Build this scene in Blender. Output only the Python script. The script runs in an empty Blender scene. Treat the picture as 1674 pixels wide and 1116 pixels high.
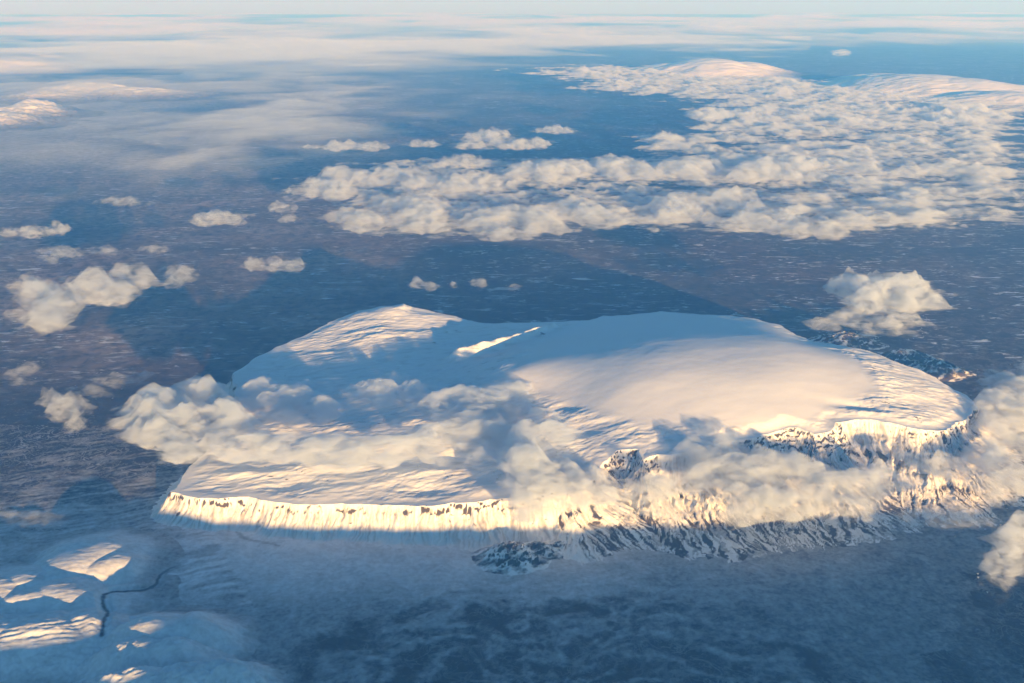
import bpy, math
import numpy as np
from math import radians, sin, cos, tan

S = bpy.context.scene
# ---------------------------------------------------------------- camera
CAMH, FPX, PITCH = 6300.0, 1640.0, radians(19.26)
cam = bpy.data.cameras.new('camera'); camo = bpy.data.objects.new('camera', cam)
S.collection.objects.link(camo)
cam.sensor_fit = 'HORIZONTAL'; cam.sensor_width = 36.0; cam.lens = 36.0 * FPX / 1674.0
cam.clip_start = 5.0; cam.clip_end = 2.0e6
camo.location = (0, 0, CAMH); camo.rotation_euler = (radians(90) - PITCH, 0, 0)
S.camera = camo
# ---------------------------------------------------------------- sky, sun, exposure
SUN_EL, SUN_AZ = radians(5.2), radians(22.0)      # low sun behind the camera, to the right
w = bpy.data.worlds.new('World'); S.world = w; w.use_nodes = True
wn = w.node_tree.nodes; bg = wn['Background']
sky = wn.new('ShaderNodeTexSky'); sky.sky_type = 'NISHITA'; sky.sun_disc = False
LD = np.array([-sin(SUN_AZ), cos(SUN_AZ)])        # travel direction of the light on the ground
sky.sun_elevation = SUN_EL
sky.sun_rotation = math.atan2(-LD[0], -LD[1])
sky.altitude = 3000; sky.air_density = 1.0; sky.dust_density = 0.0; sky.ozone_density = 3.0
w.node_tree.links.new(sky.outputs[0], bg.inputs[0]); bg.inputs[1].default_value = 0.075
sl = bpy.data.lights.new('sun', 'SUN'); slo = bpy.data.objects.new('sun', sl); S.collection.objects.link(slo)
sl.energy = 5.0; sl.angle = radians(0.5); sl.color = (1.0, 0.91, 0.74)
from mathutils import Vector
slo.rotation_euler = Vector((LD[0] * cos(SUN_EL), LD[1] * cos(SUN_EL), -sin(SUN_EL))).to_track_quat('-Z', 'Y').to_euler()
slo.location = (4000, -9000, 9000)
S.view_settings.view_transform = 'Standard'; S.view_settings.look = 'None'
S.view_settings.exposure = 1.36; S.view_settings.gamma = 1.0
S.view_settings.use_curve_mapping = False
cy = S.cycles
cy.max_bounces = 8; cy.diffuse_bounces = 2; cy.volume_bounces = 4; cy.transparent_max_bounces = 96
cy.use_denoising = True; cy.denoiser = 'OPENIMAGEDENOISE'
cy.use_adaptive_sampling = False
cy.sample_clamp_indirect = 4.0

# ---------------------------------------------------------------- helpers
SP, CP = sin(PITCH), cos(PITCH)
def P(px, py, h=0.0):
    """point at height h seen where the photograph (1674 wide) has px, py"""
    v = (py - 558.0) / FPX; d = (CAMH - h) / (SP + v * CP)
    return np.array([(px - 837.0) / FPX * d, d * (CP - v * SP)])
_r = np.random.RandomState(7)
_perm = np.tile(_r.permutation(512), 3)
_ang = _r.rand(512) * 2 * np.pi; _gx, _gy = np.cos(_ang), np.sin(_ang)
def pn(x, y, seed=0):
    x = np.asarray(x, dtype=np.float64) + seed * 17.37; y = np.asarray(y, dtype=np.float64) - seed * 9.71
    xi = np.floor(x).astype(np.int64); yi = np.floor(y).astype(np.int64)
    fx = x - xi; fy = y - yi; xi &= 511; yi &= 511
    def g(ix, iy, dx, dy):
        k = _perm[_perm[ix] + iy] & 511
        return _gx[k] * dx + _gy[k] * dy
    u = fx * fx * fx * (fx * (fx * 6 - 15) + 10); v = fy * fy * fy * (fy * (fy * 6 - 15) + 10)
    a = g(xi, yi, fx, fy); b = g(xi + 1, yi, fx - 1, fy)
    c = g(xi, yi + 1, fx, fy - 1); d = g(xi + 1, yi + 1, fx - 1, fy - 1)
    return ((a + u * (b - a)) * (1 - v) + (c + u * (d - c)) * v) * 1.45
def fbm(x, y, o=4, seed=0, gain=0.5):
    s = 0.0; a = 1.0; n = 0.0
    for i in range(o):
        s = s + a * pn(x, y, seed + i * 3); n += a; a *= gain; x = x * 2.03 + 0.3; y = y * 2.03
    return s / n
def ridged(x, y, o=4, seed=0):
    s = 0.0; a = 1.0; n = 0.0
    for i in range(o):
        s = s + a * (1 - np.abs(pn(x, y, seed + i * 5)) * 1.6); n += a; a *= 0.5; x = x * 2.1; y = y * 2.1
    return s / n
def billow(x, y, o=4, seed=0, gain=0.5):
    s = 0.0; a = 1.0; n = 0.0
    for i in range(o):
        s = s + a * np.abs(pn(x, y, seed + i * 5)) * 2.0; n += a; a *= gain; x = x * 2.1 + .7; y = y * 2.1
    return s / n
def ss(a, b, x):
    t = np.clip((x - a) / (b - a), 0, 1); return t * t * (3 - 2 * t)
def inpoly(X, Y, poly):
    r = np.zeros(X.shape, bool); n = len(poly)
    for i in range(n):
        x1, y1 = poly[i]; x2, y2 = poly[(i + 1) % n]
        c = ((y1 > Y) != (y2 > Y)) & (X < (x2 - x1) * (Y - y1) / (y2 - y1 + 1e-12) + x1)
        r ^= c
    return r
def polydist(X, Y, poly, closed=True):
    """distance, arc length of the nearest point, index and parameter of its segment"""
    best = np.full(X.shape, 1e18); arc = np.zeros(X.shape); idx = np.zeros(X.shape, int); par = np.zeros(X.shape)
    n = len(poly); acc = 0.0
    for i in range(n if closed else n - 1):
        ax, ay = poly[i]; bx, by = poly[(i + 1) % n]
        dx, dy = bx - ax, by - ay; L2 = dx * dx + dy * dy + 1e-9
        t = np.clip(((X - ax) * dx + (Y - ay) * dy) / L2, 0, 1)
        d2 = (X - ax - t * dx) ** 2 + (Y - ay - t * dy) ** 2
        m = d2 < best
        best = np.where(m, d2, best); idx = np.where(m, i, idx); par = np.where(m, t, par)
        arc = np.where(m, acc + t * math.sqrt(L2), arc); acc += math.sqrt(L2)
    return np.sqrt(best), arc, idx, par
def tps(pts, vals, X, Y, lam=0.0):
    pts = np.asarray(pts) / 1000.0; n = len(pts)
    def U(r2): return 0.5 * r2 * np.log(r2 + 1e-9)
    K = U(((pts[:, None] - pts[None]) ** 2).sum(-1)) + lam * np.eye(n)
    Pm = np.c_[np.ones(n), pts]; A = np.zeros((n + 3, n + 3))
    A[:n, :n] = K; A[:n, n:] = Pm; A[n:, :n] = Pm.T
    wv = np.linalg.solve(A, np.r_[vals, 0, 0, 0])
    x = X / 1000.0; y = Y / 1000.0; out = wv[n] + wv[n + 1] * x + wv[n + 2] * y
    for i in range(n): out = out + wv[i] * U((x - pts[i, 0]) ** 2 + (y - pts[i, 1]) ** 2)
    return out
def mesh_np(name, V, F, mat, attrs=None, smooth=True, parent=None):
    """V (n,3), F (m,4) -> one mesh object"""
    me = bpy.data.meshes.new(name); V = np.asarray(V, np.float32); F = np.asarray(F, np.int32)
    k = F.shape[1]
    me.vertices.add(len(V)); me.vertices.foreach_set('co', V.ravel())
    me.loops.add(F.size); me.loops.foreach_set('vertex_index', F.ravel())
    me.polygons.add(len(F)); me.polygons.foreach_set('loop_start', np.arange(0, F.size, k, dtype=np.int32))
    me.polygons.foreach_set('use_smooth', np.full(len(F), smooth))
    for an, av in (attrs or {}).items():
        a = me.attributes.new(an, 'FLOAT', 'POINT'); a.data.foreach_set('value', np.asarray(av, np.float32).ravel())
    me.update(calc_edges=True); me.materials.append(mat)
    o = bpy.data.objects.new(name, me); S.collection.objects.link(o)
    if parent: o.parent = parent
    return o
def grid_faces(ny, nx):
    i = np.arange((ny - 1) * (nx - 1)); r = i // (nx - 1); c = i % (nx - 1); a = r * nx + c
    return np.c_[a, a + 1, a + nx + 1, a + nx]
def submesh(V, F, A, mask):
    f = F[mask]; u, inv = np.unique(f, return_inverse=True)
    return V[u], inv.reshape(f.shape), {k: v[u] for k, v in A.items()}
def tag(o, label=None, cat=None, group=None, kind=None):
    if label: o['label'] = label
    if cat: o['category'] = cat
    if group: o['group'] = group
    if kind: o['kind'] = kind
    return o

# ---------------------------------------------------------------- materials
def N(t, typ, **kw):
    n = t.nodes.new(typ)
    for k, v in kw.items(): setattr(n, k, v)
    return n
def newmat(name):
    m = bpy.data.materials.new(name); m.use_nodes = True; t = m.node_tree
    return m, t, t.nodes['Principled BSDF'], t.nodes['Material Output']
def noise(t, scale, detail=4, rough=0.55, vec=None, dist=0.0):
    n = N(t, 'ShaderNodeTexNoise'); n.inputs['Scale'].default_value = scale
    n.inputs['Detail'].default_value = detail; n.inputs['Roughness'].default_value = rough
    n.inputs['Distortion'].default_value = dist
    if vec: t.links.new(vec, n.inputs['Vector'])
    return n.outputs['Fac']
def ramp(t, src, a, b, ca=(0, 0, 0, 1), cb=(1, 1, 1, 1)):
    r = N(t, 'ShaderNodeValToRGB'); r.color_ramp.elements[0].position = a; r.color_ramp.elements[1].position = b
    r.color_ramp.elements[0].color = ca; r.color_ramp.elements[1].color = cb; t.links.new(src, r.inputs[0]); return r.outputs[0]
def math_(t, op, a, b):
    n = N(t, 'ShaderNodeMath', operation=op); n.use_clamp = op != 'ADD'
    for i, s in enumerate((a, b)):
        if isinstance(s, (int, float)): n.inputs[i].default_value = s
        else: t.links.new(s, n.inputs[i])
    return n.outputs[0]
def mix(t, f, a, b):
    n = N(t, 'ShaderNodeMix', data_type='RGBA'); t.links.new(f, n.inputs[0])
    for s, v in ((6, a), (7, b)):
        if isinstance(v, tuple): n.inputs[s].default_value = v
        else: t.links.new(v, n.inputs[s])
    return n.outputs[2]
def attr(t, name):
    n = N(t, 'ShaderNodeAttribute'); n.attribute_name = name; return n.outputs['Fac']
def geopos(t, sc=(1, 1, 1)):
    g = N(t, 'ShaderNodeNewGeometry'); m = N(t, 'ShaderNodeMapping'); m.inputs['Scale'].default_value = sc
    t.links.new(g.outputs['Position'], m.inputs['Vector']); return m.outputs[0]
def snow_rock(name, snow=(0.80, 0.79, 0.80, 1), rock=(0.062, 0.05, 0.045, 1), bump=6.0, rough=0.75):
    """snow over rock: the rock attribute says where the wind has stripped it"""
    m, t, b, out = newmat(name)
    p = geopos(t); n1 = noise(t, 0.02, 5, 0.65, p); n2 = noise(t, 0.0045, 4, 0.6, p)
    k = math_(t, 'ADD', attr(t, 'rock'), math_(t, 'ADD', math_(t, 'MULTIPLY', n1, 0.5), -0.25))
    k = ramp(t, k, 0.33, 0.62)
    sn = mix(t, n2, (snow[0] * .94, snow[1] * .94, snow[2] * .95, 1), snow)
    sn = mix(t, math_(t, 'MULTIPLY', attr(t, 'dust'), 1.0), sn, (0.34, 0.30, 0.28, 1))
    rk = mix(t, n1, tuple(c * .6 for c in rock[:3]) + (1,), tuple(c * 1.7 for c in rock[:3]) + (1,))
    t.links.new(mix(t, k, sn, rk), b.inputs['Base Color'])
    b.inputs['Roughness'].default_value = rough; b.inputs['Specular IOR Level'].default_value = 0.15
    n6 = noise(t, 0.05, 3, 0.6, p)
    bp = N(t, 'ShaderNodeBump'); bp.inputs['Distance'].default_value = bump; bp.inputs['Strength'].default_value = 0.5
    t.links.new(n1, bp.inputs['Height']); t.links.new(bp.outputs[0], b.inputs['Normal'])
    return m
M_MTN = snow_rock('mountain_snow_and_rock', bump=5.0)
M_ICE = snow_rock('ice_cap_snow', bump=0.8)
M_FAR = snow_rock('far_snow', bump=8.0)
def ground_mat():   # plain and low hills: snow cover over dark lava
    m, t, b, out = newmat('plain_snow_and_lava')
    cov = attr(t, 'snow'); st = attr(t, 'streak')
    p = geopos(t); pl = geopos(t, (0.35, 1.0, 1.0))
    n1 = noise(t, 0.004, 6, 0.62, p, 0.6); n2 = noise(t, 0.016, 5, 0.6, p, 0.4)
    ns = noise(t, 0.0035, 6, 0.7, pl, 0.8)
    n3 = noise(t, 0.00035, 4, 0.5, p)
    # drifts: long thin bands of snow on the dark lava
    dr = ramp(t, ns, 0.575, 0.65)
    dr = math_(t, 'MULTIPLY', dr, ramp(t, n3, 0.42, 0.60))
    nf = noise(t, 0.009, 5, 0.72, pl, 0.5)
    dr = math_(t, 'MAXIMUM', dr, math_(t, 'MULTIPLY', ramp(t, nf, 0.56, 0.62), ramp(t, noise(t, 0.0009, 4, 0.6, p), 0.45, 0.6)))
    dr = math_(t, 'MULTIPLY', dr, st)
    c = math_(t, 'ADD', cov, math_(t, 'ADD', math_(t, 'MULTIPLY', n1, 0.55), math_(t, 'ADD', math_(t, 'MULTIPLY', n2, 0.60), -0.59)))
    c = ramp(t, c, 0.15, 0.85)
    c = math_(t, 'MAXIMUM', c, dr)
    n4 = noise(t, 0.0028, 3, 0.55, p, 1.6); n5 = noise(t, 0.0075, 3, 0.55, p, 1.2)
    ve = N(t, 'ShaderNodeMath', operation='ABSOLUTE'); t.links.new(math_(t, 'ADD', n4, -0.5), ve.inputs[0])
    ve2 = N(t, 'ShaderNodeMath', operation='ABSOLUTE'); t.links.new(math_(t, 'ADD', n5, -0.5), ve2.inputs[0])
    vein = math_(t, 'MAXIMUM', ramp(t, ve.outputs[0], 0.0, 0.028, (1, 1, 1, 1), (0, 0, 0, 1)), ramp(t, ve2.outputs[0], 0.0, 0.03, (.7, .7, .7, 1), (0, 0, 0, 1)))
    c = math_(t, 'MAXIMUM', c, math_(t, 'MULTIPLY', vein, attr(t, 'vein')))
    lava = mix(t, n3, (0.020, 0.024, 0.034, 1), (0.10, 0.072, 0.064, 1))
    lava = mix(t, math_(t, 'MULTIPLY', attr(t, 'brown'), ramp(t, n1, 0.3, 0.6)), lava, (0.36, 0.27, 0.24, 1))
    t.links.new(mix(t, c, lava, (0.72, 0.73, 0.76, 1)), b.inputs['Base Color'])
    b.inputs['Roughness'].default_value = 0.9; b.inputs['Specular IOR Level'].default_value = 0.1
    bp = N(t, 'ShaderNodeBump'); bp.inputs['Distance'].default_value = 10.0; bp.inputs['Strength'].default_value = 0.6
    t.links.new(n2, bp.inputs['Height']); t.links.new(bp.outputs[0], b.inputs['Normal'])
    return m
M_GROUND = ground_mat(); M_HILL = M_GROUND
_cm = {}
def cloud_mat(density, nscale=0.0, step=1.0):
    key = (round(density, 5), nscale, step)
    if key in _cm: return _cm[key]
    m, t, b, out = newmat('cloud_vapour')
    t.nodes.remove(b)
    v = N(t, 'ShaderNodeVolumePrincipled'); v.inputs['Density'].default_value = density
    v.inputs['Color'].default_value = (0.82, 0.875, 0.94, 1); v.inputs['Anisotropy'].default_value = 0.0
    t.links.new(v.outputs[0], out.inputs['Volume'])
    if nscale:
        f = noise(t, nscale, 6, 0.62, geopos(t, (0.8, 1, 1.5)), 0.7)
        t.links.new(math_(t, 'MULTIPLY', ramp(t, f, 0.41, 0.68), density * 2.0), v.inputs['Density'])
        m.cycles.volume_step_rate = step
    tr = N(t, 'ShaderNodeBsdfTransparent'); df = N(t, 'ShaderNodeBsdfDiffuse'); df.inputs[0].default_value = (.9, .9, .9, 1)
    mx = N(t, 'ShaderNodeMixShader'); mx.inputs[0].default_value = 0.005
    t.links.new(tr.outputs[0], mx.inputs[1]); t.links.new(df.outputs[0], mx.inputs[2]); t.links.new(mx.outputs[0], out.inputs['Surface'])
    _cm[key] = m; return m

#@@TERRAIN
# ---------------------------------------------------------------- ground
xs = np.r_[-np.geomspace(11000, 320000, 70)[::-1], np.arange(-10975, 10976, 28), np.geomspace(11000, 320000, 70)]
ys = np.r_[-np.geomspace(2000, 60000, 20)[::-1], np.arange(-1900, 6400, 300), np.arange(6500, 19000, 28), np.geomspace(19050, 300000, 420)]
GX, GY = np.meshgrid(xs, ys)
# ground snow by region; thinned to deepen near shade, thickened to pale the horizon
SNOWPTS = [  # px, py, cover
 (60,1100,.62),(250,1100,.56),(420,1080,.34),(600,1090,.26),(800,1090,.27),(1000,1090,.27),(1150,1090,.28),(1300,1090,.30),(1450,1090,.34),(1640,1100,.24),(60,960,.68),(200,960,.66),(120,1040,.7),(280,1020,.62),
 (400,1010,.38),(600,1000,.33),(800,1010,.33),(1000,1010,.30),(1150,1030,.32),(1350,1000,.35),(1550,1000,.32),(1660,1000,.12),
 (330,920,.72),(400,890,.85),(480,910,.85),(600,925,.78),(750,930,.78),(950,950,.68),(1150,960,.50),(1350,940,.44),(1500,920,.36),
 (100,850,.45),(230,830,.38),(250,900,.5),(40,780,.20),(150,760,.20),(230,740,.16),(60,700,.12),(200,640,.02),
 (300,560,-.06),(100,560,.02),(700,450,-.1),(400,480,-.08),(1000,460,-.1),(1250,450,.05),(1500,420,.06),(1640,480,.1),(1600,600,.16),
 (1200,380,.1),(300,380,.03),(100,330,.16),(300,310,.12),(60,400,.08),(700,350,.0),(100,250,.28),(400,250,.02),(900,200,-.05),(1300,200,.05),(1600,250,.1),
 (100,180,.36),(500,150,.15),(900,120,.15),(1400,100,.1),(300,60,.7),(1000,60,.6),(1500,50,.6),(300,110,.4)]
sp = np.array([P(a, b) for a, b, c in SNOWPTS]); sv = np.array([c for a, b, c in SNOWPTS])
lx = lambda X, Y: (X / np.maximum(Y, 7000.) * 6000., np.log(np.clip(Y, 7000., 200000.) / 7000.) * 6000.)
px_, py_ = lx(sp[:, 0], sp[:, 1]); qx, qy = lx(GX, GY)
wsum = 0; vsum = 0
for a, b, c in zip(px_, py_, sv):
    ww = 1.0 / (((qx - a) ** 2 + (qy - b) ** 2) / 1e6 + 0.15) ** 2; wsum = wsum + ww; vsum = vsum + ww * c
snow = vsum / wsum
GZ = 14 * fbm(GX / 1500, GY / 1500, 4, 3) + 5 * fbm(GX / 260, GY / 260, 3, 9)
far = ss(17000, 26000, GY); GZ = GZ + far * 30 * fbm(GX / 4000, GY / 2500, 3, 21)
GZ *= np.clip(1.0 - ss(9e4, 2e5, np.hypot(GX, GY)), 0, 1)
# lava flow wrinkles in the snow: arcs across the foreground
cA = P(930, 1130); rr = np.hypot((GX - cA[0]) / 1.6, GY - cA[1]); an = np.arctan2(GY - cA[1], GX - cA[0])
fl = ss(2300, 1200, rr) * ss(6000, 7500, GY)
wr = ridged(rr / 330 + 0.6 * fbm(GX / 700, GY / 700, 3, 4), an * 3 + fbm(GX / 900, GY / 900, 2, 8), 3, 31)
snow = snow + fl * (wr - 0.68) * 0.6 + fl * 0.25 * (ridged(GX / 240, GY / 160, 4, 33) - .62)
GZ = GZ + fl * 14 * wr
# wavy bands of drifted snow west of the mountain
bw = inpoly(GX, GY, [P(-200, 690), P(300, 700), P(300, 780), P(420, 1000), P(300, 960), P(120, 890), P(-200, 860)])
yy = GY + 260 * fbm(GX / 1300, GY / 1300, 3, 14) - 0.25 * GX
bands = ss(0.42, 0.8, ridged(GX / 1500, yy / 190, 3, 6))
snow = snow + bw * (0.22 * (bands - 0.4) + 0.3 * (ridged(GX / 420, yy / 130, 4, 8) - .66))
# black lava patches, bottom right
for q, s_ in (([(1575,965),(1625,958),(1680,970),(1700,1010),(1650,1015),(1600,990)], .8), ([(1600,1010),(1660,1000),(1720,1040),(1700,1100),(1650,1080),(1620,1040)], .8), ([(1505,1070),(1540,1062),(1590,1090),(1600,1120),(1540,1125)], .8), ([(1560,935),(1620,940),(1700,960),(1700,985),(1600,955)], .6)):
    pp = [P(a, b) for a, b in q]
    wx = GX + 90 * fbm(GX / 260, GY / 260, 4, 44); wy = GY + 90 * fbm(GX / 260, GY / 260, 4, 45)
    d, _, _, _ = polydist(wx, wy, pp); inn = inpoly(wx, wy, pp)
    snow = snow - s_ * np.where(inn, ss(0, 60, d), 0) * (0.6 + 0.5 * ridged(GX / 200, GY / 80, 3, 50))
# the canyon of the river
RIV = [P(a, b) for a, b in [(320,918),(285,925),(262,938),(258,950),(248,960),(230,967),(205,972),(185,975),(173,985),(170,1000),(180,1012),(172,1040),(168,1060)]]
wx = GX + 35 * fbm(GX / 160, GY / 160, 3, 61); wy = GY + 35 * fbm(GX / 160, GY / 160, 3, 62)
d, ar, ix, pr = polydist(wx, wy, RIV, False)
tw = ss(0, 900, ar)
GZ = GZ - 55 * tw * ss(75, 15, d); snow = snow - 0.9 * tw * ss(52, 24, d) 
# thin track in the snow under the cliff
RD = [P(a, b) for a, b in [(388,868),(395,878),(415,884),(440,887),(455,892)]]
d, ar, ix, pr = polydist(GX, GY, RD, False); snow = snow - 0.30 * ss(34, 12, d)
streak = ss(14500, 17500, GY) * (0.75 + 0.25 * ss(-3000, 4000, GX)) 
vein = np.clip(.28 * ss(12500, 9500, GY) * (1 - ss(.5, .75, snow)) + .5 * bw, 0, .8) * ss(-.5, .3, fbm(GX / 900, GY / 700, 3, 66))
brown = ss(13500, 19000, GY) * (0.35 + 0.65 * ss(2500, -2500, GX + .1 * GY)) * (0.6 + .8 * fbm(GX / 3000, GY / 2000, 4, 65))  # brown lava, painted brighter leftward as sunlit so the mountain's shadow shows
GV = np.c_[GX.ravel(), GY.ravel(), GZ.ravel()]
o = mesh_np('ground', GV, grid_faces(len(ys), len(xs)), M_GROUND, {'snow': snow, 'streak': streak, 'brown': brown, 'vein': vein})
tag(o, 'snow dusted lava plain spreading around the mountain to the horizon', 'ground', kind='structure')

# ---------------------------------------------------------------- the table mountain
RIM = [ # px, py, height, width of slope factor, along the cliff top: front left tip -> front -> right -> back -> left
 (284,802,300,.9),(330,811,305,.95),(400,813,310,.95),(455,821,315,.95),(520,825,325,.95),(580,823,335,1.0),(640,827,345,1.0),(700,825,355,1.0),(760,822,375,1.1),
 (820,815,400,1.2),(870,812,420,1.4),(930,806,450,1.7),(975,780,520,2.0),(992,748,600,2.0),(1008,735,640,2.0),(1045,736,650,2.1),(1060,752,620,2.1),(1078,742,650,2.1),
 (1120,740,655,2.2),(1160,728,670,2.2),(1210,722,670,2.3),(1260,712,680,2.3),(1296,700,700,2.3),(1330,712,660,2.2),(1352,704,680,2.2),(1362,688,715,2.2),(1400,686,715,2.2),(1450,690,690,2.2),
 (1500,702,620,2.2),(1545,705,540,2.0),(1580,690,440,1.6),(1598,662,370,1.3),
 (1580,645,400,1.2),(1545,628,470,1.2),(1500,606,560,1.2),(1440,580,660,1.2),(1385,565,720,1.3),(1335,560,760,1.2),(1305,548,780,1.0),(1275,532,800,1.0),(1245,523,810,1.0),(1200,516,815,1.0),
 (1140,512,820,1.0),(1080,510,820,1.0),(1040,513,800,1.0),(985,516,760,1.0),(972,521,740,1.0),(900,526,640,1.0),(830,528,580,1.0),(790,528,560,1.0),(750,518,570,1.0),(710,509,610,1.0),(672,502,660,1.0),
 (658,496,740,1.0),(625,500,670,1.0),(585,508,630,1.0),(545,523,570,1.0),(505,543,500,1.0),(465,561,450,1.0),(430,578,420,1.0),(402,597,390,.9),(380,610,360,.9),
 (388,632,345,.9),(392,665,335,.9),(372,705,325,.9),(335,742,310,.9),(303,772,300,.9)]
CTL = [ # px, py, height: shape of the top
 (350,780,310),(450,780,330),(560,790,350),(680,790,375),(780,790,410),(860,780,450),(930,760,520),
 (380,745,320),(480,730,345),(600,730,385),(700,740,420),(800,720,480),(880,710,560),(950,710,610),
 (450,670,345),(560,660,400),(660,660,450),(740,650,520),(810,640,610),(880,640,690),(930,660,700),(970,690,680),
 (450,610,380),(520,600,430),(590,600,470),(560,560,520),(620,560,560),(640,530,630),(690,540,560),(720,580,500),(760,560,500),(700,610,480),(780,600,600),
 (840,608,760),(840,560,590),(880,545,610),(930,540,700),(900,590,850),(950,570,890),(1000,560,960),(1000,600,960),
 (1080,555,1040),(1080,580,1060),(1080,620,990),(1080,660,860),(1080,690,770),(1080,720,690),(1000,650,840),(1000,700,690),
 (1180,550,1040),(1180,580,1060),(1180,620,1000),(1180,660,880),(1180,695,770),
 (1270,555,1010),(1280,580,1030),(1290,620,960),(1280,660,850),(1290,690,750),
 (1350,580,940),(1370,610,900),(1380,650,800),(1430,610,800),(1440,650,750),(1490,640,650),(1520,670,560),(1430,675,730),
 (1080,530,930),(1180,532,930),(1260,540,900),(1000,535,840),(940,530,690)]
rimxy = np.array([P(a, b, h) for a, b, h, k in RIM]); rimh = np.array([r[2] for r in RIM], float); rimk = np.array([r[3] for r in RIM], float)
ctlxy = np.array([P(a, b, h) for a, b, h in CTL]); ctlh = np.array([c[2] for c in CTL], float)
mx = np.arange(-6200, 7800, 13.0); my = np.arange(9300, 19600, 13.0)
X, Y = np.meshgrid(mx, my)
pX = (X + 90 * fbm(X / 900, Y / 900, 2, 71) + 75 * fbm(X / 330, Y / 330, 3, 73))
pY = (Y + 90 * fbm(X / 900, Y / 900, 2, 72) + 75 * fbm(X / 330, Y / 330, 3, 74))
D, ARC, IX, PR = polydist(pX, pY, rimxy); INS = inpoly(pX, pY, rimxy)
_n2 = (IX + 1) % len(rimxy); _qx = rimxy[IX, 0] * (1 - PR) + rimxy[_n2, 0] * PR; _qy = rimxy[IX, 1] * (1 - PR) + rimxy[_n2, 1] * PR
ARC = ARC - 650 * np.arctan2(pX - _qx, -(pY - _qy)) * (~INS) * 1.0
ARC = ARC + 34 * fbm(X / 170, Y / 170, 3, 77) + 16 * fbm(X / 60, Y / 60, 2, 78)
nxt = (IX + 1) % len(rimh)
hr = rimh[IX] * (1 - PR) + rimh[nxt] * PR; kr = rimk[IX] * (1 - PR) + rimk[nxt] * PR
TOP = tps(np.r_[rimxy, ctlxy], np.r_[rimh, ctlh], X, Y, 0.004)
TOP = np.where(INS, hr + (TOP - hr) * ss(0, 260, D), hr)
dome = [P(a, b, h) for a, b, h in [(790,612,700),(850,585,800),(900,545,640),(985,520,760),(1080,513,820),(1250,527,800),(1330,565,800),(1410,590,850),(1440,640,760),(1395,658,780),(1330,686,740),(1260,697,740),(1150,700,740),(1050,698,740),(980,680,700),(900,648,700),(850,628,700)]]
dd, _, _, _ = polydist(X, Y, dome); din = inpoly(X, Y, dome)
sm = ss(-140, 160, np.where(din, dd, -dd))          # 1 on the smooth ice cap
inn = np.where(INS, ss(0, 220, D), 0)
# snow waves and hollows of the rough part of the plateau
wu = X * 0.96 + Y * 0.28; wv = -X * 0.28 + Y * 0.96
wu2 = wu + 200 * fbm(X / 800, Y / 800, 2, 90)
rmod = ss(-.35, .35, fbm(X / 1200, Y / 900, 3, 89))
rough = 40 * fbm(wu2 / 1100, wv / 520, 4, 81) + 15 * rmod * ridged(wu2 / 620, wv / 210, 4, 83) + (4 + 5 * rmod) * fbm(wu / 150, wv / 70, 3, 85) + 6 * rmod * ridged(wu / 260, wv / 120, 3, 86)
TOP = TOP + inn * (1 - sm) * rough + sm * inn * 6 * fbm(wu / 700, wv / 500, 3, 87)
# crevassed step under the front edge of the ice cap
edge = inn * np.exp(-((np.where(din, dd, -dd) + 150) / 130) ** 2) * ss(-2500, 500, X)
TOP = TOP + edge * 10 * ridged(ARC / 120, D / 260, 2, 95)
# the long narrow snow ridge in the shaded saddle
r1 = [P(a, b, 600) for a, b in [(752,578),(800,568),(850,555),(905,541)]]
d1, a1, _, _ = polydist(X, Y, r1, False); TOP = TOP + (150 + 45 * fbm(a1 / 260, D * 0, 3, 143)) * (1.15 - .35 * ss(0, 1700, a1)) * np.exp(-((d1 + 30 * fbm(X / 150, Y / 150, 2, 144)) / (150 - 60 * ss(300, 1700, a1))) ** 2)
# hollows in the front part of the plateau
for a, b, h, rx, ry, dz in [(750,745,430,520,330,-60),(700,770,400,420,120,30),(540,765,350,700,100,28),(420,775,330,500,80,24),(480,690,350,500,160,26),(790,800,400,300,130,24),(1400,665,740,330,120,-45),(700,800,380,260,120,-40),(640,655,450,300,200,30)]:
    c = P(a, b, h); TOP = TOP + inn * dz * np.exp(-((X - c[0]) / rx) ** 2 - ((Y - c[1]) / ry) ** 2)
# outer slopes
fan = 1 + 0.20 * fbm(ARC / 700, ARC * 0 + 3.3, 3, 101)
R = hr * 1.12 * kr * fan; q = D / R
cl = 0.10 + 0.03 * fbm(ARC / 260, D * 0, 2, 103)
cf = 0.30 + 0.09 * fbm(ARC / 400, D * 0 + 7, 2, 104)          # share of the drop that is cliff
t1 = np.clip(q / cl, 0, 1); t2 = np.clip((q - cl) / (1 - cl), 0, 1)
drop = np.where(q < cl, cf * t1 ** 0.8, cf + (1 - cf) * (1 - (1 - t2) ** 1.65))
ribn = ridged(ARC / 95, D / 900, 3, 111); rib2 = pn(ARC / 26, D / 420, 115)
slope_z = hr * (1 - drop) - np.maximum(D - R, 0) * 0.10
act = ss(0, 30, D) * np.clip(1.25 - q, 0, 1)
butt = ridged(ARC / 330, D / 1500, 3, 119)
slope_z = slope_z + act * ((ribn - 0.6) * (30 + 40 * ss(-.3, .3, fbm(X / 500, Y / 500, 2, 117))) * (0.35 + kr * 0.4) + (butt - 0.65) * (30 + 45 * ss(1.1, 1.7, kr)) * ss(0, 120, D) + rib2 * 6 + 9 * pn(ARC / 48, D / 500, 116))
Z = np.where(INS, TOP, np.minimum(slope_z, hr + 4))
Z = Z + np.where(INS, 0, 7 * ridged(X / 90, Y / 90, 2, 121) * (q < cl * 1.5))
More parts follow.
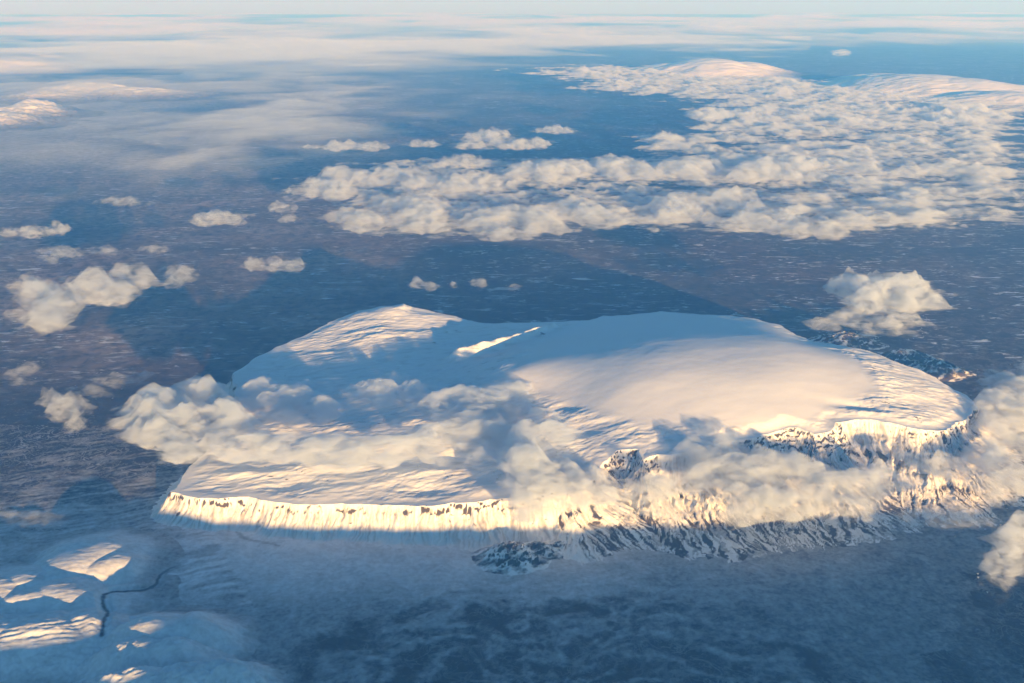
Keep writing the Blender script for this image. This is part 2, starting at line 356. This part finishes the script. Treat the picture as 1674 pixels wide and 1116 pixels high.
# rock
gy_, gx_ = np.gradient(Z, 13.0); slope = np.hypot(gx_, gy_)
front = ss(11800, 9500, Y - 0.0 * X)
rk = ss(1.0, 2.2, slope) * 0.35 * ss(-.1, .3, fbm(ARC / 90, D / 40, 4, 128))
rk += (~INS) * ss(cl * 1.9, cl * 0.5, q) * 0.85 * ss(-.02, .2, fbm(ARC / 110, D / 20, 4, 131)) * ss(-.4, .1, fbm(ARC / 900, D / 900, 2, 132))
streak = fbm(ARC / 42, D / 520, 3, 135)
fr = ss(-0.10, 0.30, streak)
lowdark = ss(0.40, 0.60, q + .12 * fbm(ARC / 300, D / 900, 2, 149)) * ss(200, 1300, X) * (1 - INS)
rk += (~INS) * act * (0.30 + 0.2 * ss(0.2, 0.6, q)) * fr * (0.75 + 0.6 * lowdark)
rk += (~INS) * act * 0.30 * ss(.1, .5, fbm(ARC / 22, D / 300, 3, 136))
rk += lowdark * 0.46 - lowdark * 0.42 * ss(-.05, .3, fbm(ARC / 24, D / 240, 4, 139))
rk += (~INS) * ss(.12, .2, q) * ss(.5, .3, q) * (kr > 1.5) * 0.85 * ss(0.0, 0.3, fbm(ARC / 150, D / 260, 4, 141))
rk += (~INS) * ss(.06, .14, q) * ss(.62, .4, q) * 0.7 * ss(.22, .42, fbm(ARC / 75, D / 60, 4, 161)) * ss(-.15, .25, fbm(ARC / 600, D / 900, 2, 162))
rk += inn * (1 - sm) * 0.7 * ss(0.30, 0.5, fbm(wu / 260, wv / 90, 4, 137)) * ss(0.12, 0.3, slope)
rk = np.clip(rk, 0, 1)
MV = np.c_[X.ravel(), Y.ravel(), Z.ravel()]
MF = grid_faces(len(my), len(mx))
keep = (Z.ravel()[MF] > -22).any(1)
fdome = (sm.ravel()[MF].mean(1) > 0.5) & keep & (INS.ravel()[MF]).all(1)
fcl = keep & ~fdome & (~INS.ravel()[MF]).any(1)
ftop = keep & ~fdome & ~fcl
dust = np.where(INS, 0, act * (0.75 * ss(-.05, .3, fbm(ARC / 38, D / 600, 3, 151)) + .35 * ss(0, .3, pn(ARC / 17, D / 260, 155)) + .25 * ss(.3, .9, q)))
dust = dust + inn * (1 - sm) * .25 * ss(.1, .4, fbm(wu / 300, wv / 110, 4, 156))
dust = np.clip(dust * (1 - .35 * lowdark), 0, .85)
A = {'rock': rk.ravel(), 'dust': dust.ravel()}
v, f, a = submesh(MV, MF, A, ftop); mtn = mesh_np('mountain', v, f, M_MTN, a)
tag(mtn, 'broad snow covered table mountain ringed by cliffs in the middle', 'mountain', kind='structure')
v, f, a = submesh(MV, MF, A, fdome); mesh_np('ice_cap', v, f, M_ICE, a, parent=mtn)
v, f, a = submesh(MV, MF, A, fcl); mesh_np('cliff', v, f, M_MTN, a, parent=mtn)

# ---------------------------------------------------------------- hills
def hill(label, peaks, z0, amp, rockf=0.0, cell=14.0, mat=None, name='hill', seed=0, ext=1.6, sx=300, sy=120, sharp=1.0, tilt=0.3, sn0=.44, sn1=.34, snz=90.):
    """peaks: px, py, height, radius x, radius y (metres), seen where the photograph has px, py"""
    pk = [(P(a, b, h), h, rx, ry) for a, b, h, rx, ry in peaks]
    x0 = min(c[0] - rx * ext for c, h, rx, ry in pk); x1 = max(c[0] + rx * ext for c, h, rx, ry in pk)
    y0 = min(c[1] - ry * ext for c, h, rx, ry in pk); y1 = max(c[1] + ry * ext for c, h, rx, ry in pk)
    hx, hy = np.meshgrid(np.arange(x0, x1, cell), np.arange(y0, y1, cell))
    wx = hx + sx * .35 * fbm(hx / sx / 1.5, hy / sx / 1.5, 3, seed + 1); wy = hy + sx * .35 * fbm(hx / sx / 1.5, hy / sx / 1.5, 3, seed + 2)
    z = np.full(hx.shape, -80.0); rd, ra, _, _ = polydist(hx + 35 * fbm(hx / 160, hy / 160, 3, 61), hy + 35 * fbm(hx / 160, hy / 160, 3, 62), RIV, False); rw = ss(0, 900, ra) * ss(26, 8, rd)
    for c, h, rx, ry in pk:
        r = np.sqrt(((wx - c[0]) / rx) ** 2 + ((wy - c[1]) / ry) ** 2)
        z = np.maximum(z, (h + 14) * np.exp(-1.9 * r ** 2.2) - 14)
    up = np.clip((z + 5) / 70, 0, 1); z0_ = z
    z = z - ss(0, 900, ra) * ss(90, 25, rd) * 30 * (z > -9)
    u = hx + tilt * hy; v_ = hy - tilt * hx
    z = z + up * (amp * (ridged(u / sx, v_ / sy, 4, seed + 5) - .5) + amp * .5 * fbm(hx / 90, hy / 60, 3, seed + 9))
    rkk = np.clip(rockf * (0.5 + 1.1 * fbm(u / 200, v_ / 90, 4, seed + 12)) + rockf * .3, 0, 1)
    g1, g2 = np.gradient(z, cell); rkk = np.clip(rkk + ss(1.0, 1.8, np.hypot(g1, g2)) * .5 * (1 if rockf else .3), 0, 1)
    F = grid_faces(*hx.shape); k = (z0_.ravel()[F] > -9).any(1)
    v, f, a = submesh(np.c_[hx.ravel(), hy.ravel(), z.ravel()], F, {'rock': rkk.ravel(), 'snow': (sn0 + sn1 * ss(0, snz, z)).ravel() - rkk.ravel() * 1.0 - .6 * rw.ravel(), 'streak': rkk.ravel() * 0}, k)
    return tag(mesh_np(name, v, f, mat or M_HILL, a), label, 'hill', kind='structure')
hill('rounded snow hill with sunlit top beside the river canyon', [(138,905,215,800,900),(178,918,195,520,560),(105,935,180,700,560)], 0, 7, seed=200, sx=700, sy=240)
hill('small sunlit snow hill at the left edge of the plain', [(40,938,196,700,600),(0,950,202,900,700)], 0, 7, seed=210, sx=600)
hill('oval sunlit snow hill above the long ridge', [(92,962,218,1100,640),(45,972,210,850,560)], 0, 7, seed=220, sx=600)
hill('long streaked snow ridge at the lower left corner', [(-60,1025,245,1300,700),(60,1022,248,1200,660),(145,1010,235,600,540)], 0, 18, seed=230, sx=420, sy=70, tilt=.25)
hill('low snow knoll with rocky crest right of the canyon', [(250,1015,318,760,560),(305,1012,312,600,560)], 0, 12, seed=240, sx=350)
hill('striped snow knoll below the rocky crest', [(225,1050,308,700,520),(275,1050,316,660,480)], 0, 16, seed=250, sx=160, sy=60, tilt=.9)
hill('hummocky snow mounds at the bottom edge', [(220,1097,330,760,420),(300,1092,332,760,420),(360,1082,318,560,380)], 0, 40, seed=260, sx=200, sy=110, tilt=.5)
hill('dark rocky lava knoll with snow gullies at the mountain foot', [(838,892,160,420,330),(872,890,110,420,200),(910,886,70,320,140)], 0, 60, rockf=.55, seed=270, sx=110, sy=90, mat=M_MTN, cell=10.)
hill('brown craggy hill behind the right end of the mountain', [(1480,572,240,700,420),(1530,590,220,620,350),(1380,545,190,700,420)], 0, 70, rockf=.7, seed=280, sx=320, sy=150, mat=M_MTN)

# far snow mountains
def far_mountain(label, peaks, **kw):
    return tag(hill(label, peaks, 0, kw.pop('amp', 60), cell=kw.pop('cell', 90.0), mat=M_HILL, name='snow_mountain', sn0=.15, sn1=.9, snz=700., sx=kw.pop('sx', 2500), sy=kw.pop('sy', 900), **kw), label, 'mountain')
far_mountain('small sharp snow peak with sunlit crest at the far left', [(52,163,700,1500,2600),(40,172,560,2600,2600),(-10,185,520,3000,2400)], seed=300, sx=1100, sy=500, amp=200)
far_mountain('low snow range behind the small peak at far left', [(140,137,620,4600,3200),(215,145,420,5600,2800),(85,150,400,4000,2600)], seed=310, amp=220, sx=1800, sy=700)
far_mountain('wide pale ice dome rising beyond the cloud bank', [(1160,96,1400,6500,7000),(1110,103,1000,6000,5000),(1210,101,1000,5000,5000)], seed=320, rockf=.1)
far_mountain('long pale ice plateau on the right beyond the clouds', [(1500,122,1300,8000,9000),(1570,128,1200,8000,7000),(1640,150,900,7000,5000),(1440,120,800,5000,5000)], seed=330, rockf=.1)
far_mountain('hazy snow massif near the horizon at top left', [(160,32,1900,16000,14000),(120,40,1500,22000,14000)], seed=340, cell=400., sx=6000, sy=4000, amp=250)
far_mountain('hazy snow massif at the left edge below the horizon', [(15,82,1400,7000,7000),(-40,86,1500,11000,9000)], seed=350, cell=300., sx=5000, sy=3000, amp=150)

# the snow covered highland on the sun's side: its crest line keeps the near plain in shade
ND = np.array([LD[1], -LD[0]])                       # across the light, to the right
TE = tan(SUN_EL)
SH = [ # px, py, height of the surface on the shadow's edge
 (-40,960,70),(60,960,75),(150,935,65),(230,930,75),(262,815,175),(300,845,120),(335,866,80),(400,866,90),(600,880,120),(760,872,140),(870,866,130),(1000,866,135),(1150,872,130),(1300,872,130),(1450,868,120),(1650,860,60)]
S0 = 1500.0
uu = []; hh = []
for a, b, h in SH:
    p = P(a, b, h); s_ = p @ LD; u_ = p @ ND; uu.append(u_); hh.append(h + (s_ - S0) * TE)
od = np.argsort(uu); uu = np.array(uu)[od]; hh = np.array(hh)[od]
ru = np.arange(-16000, 22000, 60.0); rs = np.linspace(-5200, 3600, 80)
RU, RS = np.meshgrid(ru, rs)
crest = np.interp(ru, uu, hh)
crest = np.convolve(np.pad(crest, 6, mode='edge'), np.ones(13) / 13, 'valid')
RZ = crest[None] * np.where(RS > 0, np.exp(-(RS / 2000) ** 2), np.exp(-(RS / 3800) ** 2)) + 12 * fbm(RU / 300, RS / 300, 3, 400) * np.exp(-((RS + 1200) / 900) ** 2) - 25 * (np.abs(RS) > 3000)
RZ = np.where((RS > 2800) | (RS < -4800), RZ - 300, RZ)
wxy = RU[..., None] * ND + (RS + S0)[..., None] * LD
v = np.c_[wxy[..., 0].ravel(), wxy[..., 1].ravel(), RZ.ravel()]
o = mesh_np('highland', v, grid_faces(*RU.shape), M_FAR, {'rock': np.zeros(RU.size), 'dust': np.zeros(RU.size)})
tag(o, 'snow highland behind the viewpoint whose crest shades the near plain', 'hill', kind='structure')

#@@CLOUDS
# ---------------------------------------------------------------- clouds: closed bodies of vapour, thin at the edge and lumpy on top
def close_body(name, cx, cy_, t, zt, zb, dens, nscale=0.0, step=1.0):
    """cx, cy_, t on a grid: thickness t > 0 makes the body; zt, zb upper and lower face"""
    ny, nx = t.shape; F = grid_faces(ny, nx); tt = t.ravel(); pos = tt > 0
    F = F[pos[F].any(1)]
    used = np.unique(F); idt = -np.ones(tt.size, np.int64); idt[used] = np.arange(len(used))
    dbl = used[pos[used]]; idb = idt.copy(); idb[dbl] = len(used) + np.arange(len(dbl))
    zt = np.where(t > 0, zt, (zt + zb) / 2)
    zf = zt.ravel()
    V = np.r_[np.c_[cx.ravel()[used], cy_.ravel()[used], zf[used]], np.c_[cx.ravel()[dbl], cy_.ravel()[dbl], zb.ravel()[dbl]]]
    F2 = np.r_[idt[F], idb[F][:, ::-1]]
    o = mesh_np(name, V, F2, cloud_mat(dens, nscale, step)); return o
def blob_mask(cx, cy_, z, ells):
    m = np.full(cx.shape, -3.0)
    for e in ells:
        px, py, rx, ry = e[:4]; k = e[4] if len(e) > 4 else 1.0
        c = P(px, py, z); a = P(px + rx, py, z); b = P(px, py - ry, z); b2 = P(px, py + ry, z)
        RX = abs(a[0] - c[0]); RY = (b[1] - b2[1]) / 2
        dx = cx - c[0] - (cy_ - c[1]) * c[0] / c[1]
        r2 = (dx / RX) ** 2 + ((cy_ - c[1]) / RY) ** 2
        m = np.maximum(m, k - r2 * 0.8)
    return m
def cloud(label, ells, z, T, dens=0.012, wl=900.0, amp=0.9, seed=0, cell=26.0, group=None, flat=0.35, bias=0.0, streak=1.0, lump=None):
    if lump is None: lump = .25 if group == ON else .4
    er = math.sqrt(max(e[2] * e[3] for e in ells)) / FPX * P(ells[0][0], ells[0][1], z)[1] * 1.3
    wl = min(wl, max(260., er * 1.1))
    pts = []
    for e in ells:
        px, py, rx, ry = e[:4]
        for sx_, sy_ in ((-1.7, -1.7), (1.7, -1.7), (-1.7, 1.7), (1.7, 1.7)): pts.append(P(px + rx * sx_, py + ry * sy_, z))
    pts = np.array(pts); x0, y0 = pts.min(0); x1, y1 = pts.max(0)
    cell = max(cell, math.sqrt((x1 - x0) * (y1 - y0) / 60000.0)) if cell > 0 else 20
    cx, cy_ = np.meshgrid(np.arange(x0, x1, cell), np.arange(y0, y1, cell * 1.3))
    wx = cx + .25 * wl * fbm(cx / wl, cy_ / wl, 2, seed + 31); wy = cy_ + .25 * wl * fbm(cx / wl, cy_ / wl, 2, seed + 32)
    m = blob_mask(wx, wy, z, ells)
    n1 = fbm(wx / wl / streak, wy / wl, 5, seed, .52); bl = billow(wx / (wl * .6) / streak, wy / (wl * .6), 4, seed + 40, .45)
    g = m * 0.85 + amp * 1.25 * n1 + bias + .12 * (bl - .4)
    soft = blob_mask(cx, cy_, z, [(e[0], e[1], e[2] * 1.6, e[3] * 1.6) for e in ells])
    g = np.minimum(g, soft * 3.0)
    size = math.sqrt(min((x1 - x0), 4000.) * min((y1 - y0), 4000.))
    T = min(T * 1.15, size * .16)
    t = T * 1.35 * (1 - np.exp(-1.15 * np.clip(g * 1.12, 0, 2) ** 3.0)) * (1.05 - .5 * lump + lump * bl)
    t = np.where(t < T * .002, 0, t)
    zt = z + t * (1 - flat) ; zb = z - t * flat - 0.12 * T * np.clip(t / T * 2, 0, 1) * fbm(cx / 240, cy_ / 240, 3, seed + 60)
    zb = np.minimum(zb, zt - .5)
    t[0] = 0; t[-1] = 0; t[:, 0] = 0; t[:, -1] = 0
    o = close_body('cloud', cx, cy_, t, zt, zb, dens * (.36 if group in (ON, OR) else .17), (0.0036 if er > 500 else 0.006) if size < 60000 else 0, 0.35)
    return tag(o, label, 'cloud', group)
ON, OM, OR, OF = 'clouds drifting low over the mountain', 'small clouds over the dark plain', 'clouds at the right end of the mountain', 'cloud rows in front of the cloud bank'
cloud('thick rounded white cloud over the left end of the mountain', [(262,685,78,46),(305,705,95,45),(330,650,60,25),(360,690,60,30)], 620, 380, dens=0.017, seed=501, group=ON, amp=.6, bias=.12)
cloud('white cloud right of the thick rounded cloud over the back of the plateau', [(465,655,85,38),(520,672,50,25)], 500, 260, dens=0.015, seed=502, group=ON, amp=.65, bias=.1)
cloud('long thin veil of cloud across the middle of the plateau', [(430,728,120,24),(540,735,150,30),(680,725,150,38),(790,700,90,36)], 650, 200, dens=0.018, seed=503, group=ON, bias=.15)
cloud('small curled cloud with a gap at its left over the plateau', [(625,645,55,22),(690,650,60,20),(650,620,30,10)], 580, 180, dens=0.016, seed=504, group=ON)
cloud('soft pale cloud merging into the snow left of the ice cap', [(770,660,75,34),(830,650,60,24)], 740, 150, dens=0.018, seed=505, group=ON, bias=.12)
cloud('grey shaded cloud hanging over the centre of the front cliff', [(880,715,70,50),(860,760,55,40)], 740, 220, dens=0.017, seed=506, group=ON)
cloud('cream cloud bank spilling down the centre of the front cliff', [(900,790,75,42),(950,800,60,30),(870,830,40,20)], 540, 240, dens=0.018, seed=507, group=ON, bias=.15)
cloud('small grey puff in front of the lower edge of the ice cap', [(1160,700,34,22),(1185,725,34,24)], 800, 80, seed=508, group=ON)
cloud('wide cream cloud lying against the front cliff right of centre', [(1130,770,90,34),(1230,780,110,48),(1180,745,70,30)], 600, 220, dens=0.017, seed=509, group=ON, bias=.12)
cloud('low long cloud along the foot of the front slopes', [(1300,825,110,26),(1390,805,80,42),(1430,790,50,30),(1230,835,80,20)], 480, 240, dens=0.017, seed=510, group=ON, bias=.1)
cloud('thin low scrap of cloud below the notch in the cliff', [(1030,812,60,22),(1080,822,40,18)], 420, 150, dens=0.016, seed=511, group=ON, bias=.2)
cloud('thin veil over the right part of the rocky slope', [(1470,745,60,30),(1500,770,50,30)], 560, 70, dens=0.009, seed=512, group=OR)
cloud('large grey cloud at the right edge behind the mountain tip', [(1665,650,75,58),(1640,705,60,46),(1600,740,34,24)], 330, 260, bias=.15, dens=.016, seed=513, group=OR)
cloud('bright white cloud under the large grey one at the right edge', [(1600,765,75,34),(1660,785,70,38),(1545,765,30,20)], 400, 220, dens=0.016, seed=514, group=OR)
cloud('pinkish thin wisp of cloud over the dark right foreground', [(1560,850,70,24),(1500,842,40,14)], 450, 110, dens=.007, seed=515, group=OR)
cloud('ragged pink grey cloud at the lower right edge', [(1655,900,45,60),(1625,930,30,30),(1680,860,40,30)], 600, 240, dens=0.014, seed=516, group=OR)
cloud('bright domed cloud behind the right shoulder of the mountain', [(1445,480,85,30),(1495,492,60,26),(1385,470,40,18)], 900, 380, seed=517, group=OR)
cloud('ragged grey underside scraps below the bright domed cloud', [(1400,520,60,16),(1460,530,60,22),(1350,530,30,10)], 620, 170, dens=.009, seed=518, group=OR)
cloud('wide white cloud over the dark plain at the left edge', [(90,485,90,26),(150,478,80,26),(75,515,60,24),(215,460,50,12)], 900, 380, seed=519, group=OM)
cloud('pair of small pale clouds right of the wide left cloud', [(295,448,32,12),(285,462,26,8)], 900, 200, seed=520, group=OM, dens=.009)
cloud('small bright lens shaped cloud on the edge of the dark shadow', [(460,434,40,9),(420,434,30,6)], 900, 220, seed=521, group=OM)
cloud('white puff hovering left of the thick rounded cloud', [(105,668,42,24),(125,690,30,14)], 700, 260, seed=522, group=OM)
cloud('thin grey trail of cloud above the white puff', [(190,622,50,13),(150,640,40,10),(230,612,30,8)], 600, 100, dens=.008, seed=523, group=OM)
cloud('faint thin cloud scrap near the left edge in the shade', [(35,612,30,14),(50,600,20,8)], 600, 110, dens=.008, seed=524, group=OM)
cloud('flat grey wisp of cloud low at the left edge over snow bands', [(50,850,55,11),(20,845,40,8)], 350, 110, dens=.008, seed=525, group=OM)
cloud('tiny white puff, leftmost of three behind the mountain', [(686,465,17,6),(705,470,12,4)], 900, 160, seed=526, group=OM, wl=500)
cloud('tiny white puff, middle of three behind the mountain', [(741,465,11,6)], 900, 150, seed=527, group=OM, wl=500)
cloud('tiny white puff, rightmost and tallest of three behind the mountain', [(783,463,14,9)], 900, 190, seed=528, group=OM, wl=500)
cloud('barely visible wisp right of the three tiny puffs', [(838,470,14,6)], 800, 70, seed=529, group=OM, wl=500, dens=.008)
cloud('flat pale cloud over the brown plain at the left edge', [(50,380,50,8),(90,374,30,5)], 1000, 200, seed=530, group=OM)
cloud('thin broken cloud above the wide left cloud', [(105,412,40,10),(170,412,28,7),(75,424,25,6)], 1000, 140, dens=.008, seed=531, group=OM)
cloud('lens shaped cloud over the brown plain left of the cloud rows', [(362,356,44,12),(335,362,30,6)], 1000, 240, seed=532, group=OM)
cloud('small faint cloud above the lens shaped one', [(200,330,50,7)], 1000, 120, dens=.008, seed=533, group=OM)
cloud('small scrap of cloud below the lens shaped cloud on the brown plain', [(255,408,28,6)], 1000, 110, dens=.008, seed=551, group=OM)
cloud('small flat scrap of cloud left of the small bright band', [(690,236,32,4)], 1100, 180, seed=552, group=OF, wl=1500)
cloud('small pale cloud just left of the lowest cloud row', [(460,340,26,8),(470,358,20,5)], 1000, 140, dens=.009, seed=534, group=OM)
cloud('lowest long row of lumpy cloud above the mountain shadow', [(600,362,70,18),(720,358,90,22),(850,362,100,24),(960,350,90,20),(680,335,80,12)], 1000, 300, seed=535, group=OF, wl=1000, bias=.1, amp=1.05)
cloud('lumpy cloud at the right end of the lowest row', [(1120,345,90,22),(1190,330,60,24),(1250,360,80,18),(1340,378,60,8)], 1000, 300, seed=536, group=OF, wl=1000, bias=.1, amp=1.05)
cloud('long cloud row behind the lowest one on its left', [(530,315,60,13),(640,292,90,13),(740,305,90,14),(560,290,60,9)], 1000, 300, seed=537, group=OF, wl=1000, bias=.1, amp=1.05)
cloud('bright long bolster of cloud in the middle of the rows', [(880,280,60,15),(980,276,90,16),(1110,278,110,16),(1230,282,90,15),(1300,275,50,12)], 1100, 300, seed=538, group=OF, wl=1000, bias=.1, amp=1.05)
cloud('small bright cloud band above the bolster', [(800,224,55,10),(850,236,60,7),(770,238,40,5)], 1100, 260, seed=539, group=OF, wl=1500)
cloud('short flat cloud right above the small bright band', [(908,213,36,5)], 1100, 200, seed=540, group=OF, wl=1500)
cloud('thin flat cloud streak left of the bolster', [(760,266,52,6),(720,270,30,3)], 1100, 240, seed=541, group=OF, wl=1500)
cloud('bright flat topped cloud standing above the bank', [(1165,188,46,8),(1140,186,24,5)], 1500, 300, seed=542, group=OF, wl=1500)
cloud('flat streak of cloud left of the rows over the blue shadow', [(560,240,60,5),(610,242,24,3)], 1100, 240, seed=543, group=OF, wl=1500)
cloud('small round puff alone between the two far ice masses', [(1376,86,17,6)], 2200, 60, seed=544, group=OF, wl=2500)

def sheet(name, label, kind, cat, a0, a1, y0, y1, nx, ny, z, T, maskf, dens, wl, seed, streak=1.0, nsc=0.0, stp=1.0, gb=0.0):
    """a large deck of cloud on a fan of cells that widen with distance"""
    aa = np.tan(np.radians(np.linspace(a0, a1, nx))); yy = np.geomspace(y0, y1, ny)
    AA, YY = np.meshgrid(aa, yy); XX = AA * YY
    g = maskf(XX, YY)
    wx = XX + .3 * wl * fbm(XX / wl, YY / wl, 2, seed + 1); wy = YY + .3 * wl * fbm(XX / wl, YY / wl, 2, seed + 2)
    n1 = fbm(wx / wl / streak, wy / wl, 6, seed, .58); bl = billow(wx / (wl * .45) / streak, wy / (wl * .45), 5, seed + 9, .6)
    g = g + .5 * fbm(XX / (wl * 6) / 1.6, YY / (wl * 6), 3, seed + 17) + 1.15 * n1 + .25 * (bl - .45) + gb
    t = T * np.clip(g, 0, 1.3) ** 1.5 * (.6 + .7 * bl); t = np.where(t < T * .01, 0, t)
    t[0] = 0; t[-1] = 0; t[:, 0] = 0; t[:, -1] = 0
    o = close_body(name, XX, YY, t, z + t * .7, z - t * .3, dens * .34, nsc, stp)
    return tag(o, label, cat, kind=kind)
def poly_mask(z, poly, soft):
    pp = [P(a, b, z) for a, b in poly]
    def f(X, Y):
        d, _, _, _ = polydist(X, Y, pp); i = inpoly(X, Y, pp)
        return np.clip(np.where(i, d, -d) / (soft * Y / 30000.), -1.2, .55)
    return f
sheet('cloud_bank', 'broken bank of lumpy cloud spreading over the right distance', 'stuff', None, -4, 31, 21500, 82000, 800, 620, 1100, 420,
      poly_mask(1100, [(850,112),(1000,104),(1130,118),(1300,125),(1500,150),(1690,175),(1720,370),(1600,372),(1420,375),(1250,352),(1200,330),(1330,300),(1230,285),(1120,262),(1000,238),(1000,215),(1130,210),(1160,175),(1080,160),(960,150)], 2600), .010, 1150, 600, 1.9, .0026, .04, -.2)
sheet('cloud_bank', 'thin streaks of far cloud below the horizon', 'stuff', None, -32, 32, 60000, 292000, 420, 420, 1800, 500,
      poly_mask(1800, [(-200,24),(1900,24),(1900,85),(1300,70),(1000,85),(860,108),(640,118),(300,150),(-200,165)], 9000), .0005, 26000, 620, .8)
sheet('cloud_bank', 'ragged thin cloud between the cloud rows in the middle distance', 'stuff', None, -16, 26, 20500, 34000, 640, 420, 950, 230,
      lambda X, Y, f=poly_mask(950, [(430,300),(560,262),(850,250),(1150,245),(1450,270),(1640,330),(1600,380),(1350,388),(900,384),(560,380),(520,345)], 2600): f(X, Y) - .22, .012, 620, 660, 1.7, .0034, .1)
sheet('cloud_veil', 'thin pale veil of cloud over the left distance', 'stuff', None, -32, 6, 25500, 62000, 420, 260, 2000, 260,
      poly_mask(2000, [(230,235),(240,190),(330,165),(420,150),(640,140),(640,165),(560,190),(640,215),(630,245),(500,250),(420,240),(360,262),(290,268)], 6000), .0016, 7000, 640, 1.0)
sheet('cloud_veil', 'milky thin haze layer added over the left plain', 'stuff', None, -38, 4, 24000, 64000, 360, 300, 1500, 300,
      poly_mask(1500, [(-300,110),(640,120),(760,150),(620,235),(470,300),(280,320),(-300,345)], 9000), .00052, 9000, 670, .9)  # haze layer added to lighten the left distance
sheet('cloud_veil', 'faint wide sheet of high cloud across the far left', 'stuff', None, -36, 16, 52000, 150000, 420, 260, 2600, 420,
      poly_mask(2600, [(-300,60),(1500,52),(1300,85),(960,98),(800,108),(660,128),(420,140),(250,130),(-300,150)], 20000), .0014, 24000, 650, .8)
#@@HAZE
def haze():
    x, y0, y1, zb, zt = 326000., -64000., 306000., -400., 6500.
    V = [(sx * x, yy, zz) for zz in (zb, zt) for sx, yy in ((-1, y0), (1, y0), (1, y1), (-1, y1))]
    m, t, b, out = newmat('air_haze'); t.nodes.remove(b)
    v = N(t, 'ShaderNodeVolumePrincipled'); v.inputs['Density'].default_value = 1.75e-5
    v.inputs['Color'].default_value = (0.10, 0.405, 1.0, 1); v.inputs['Absorption Color'].default_value = (1, 1, 1, 1)
    v.inputs['Anisotropy'].default_value = 0.22
    t.links.new(v.outputs[0], out.inputs['Volume'])
    o = mesh_np('haze', V, [(3, 2, 1, 0), (4, 5, 6, 7), (0, 1, 5, 4), (1, 2, 6, 5), (2, 3, 7, 6), (3, 0, 4, 7)], m, smooth=False)
    tag(o, 'pale blue air haze filling the whole view', 'haze', kind='stuff')
haze()
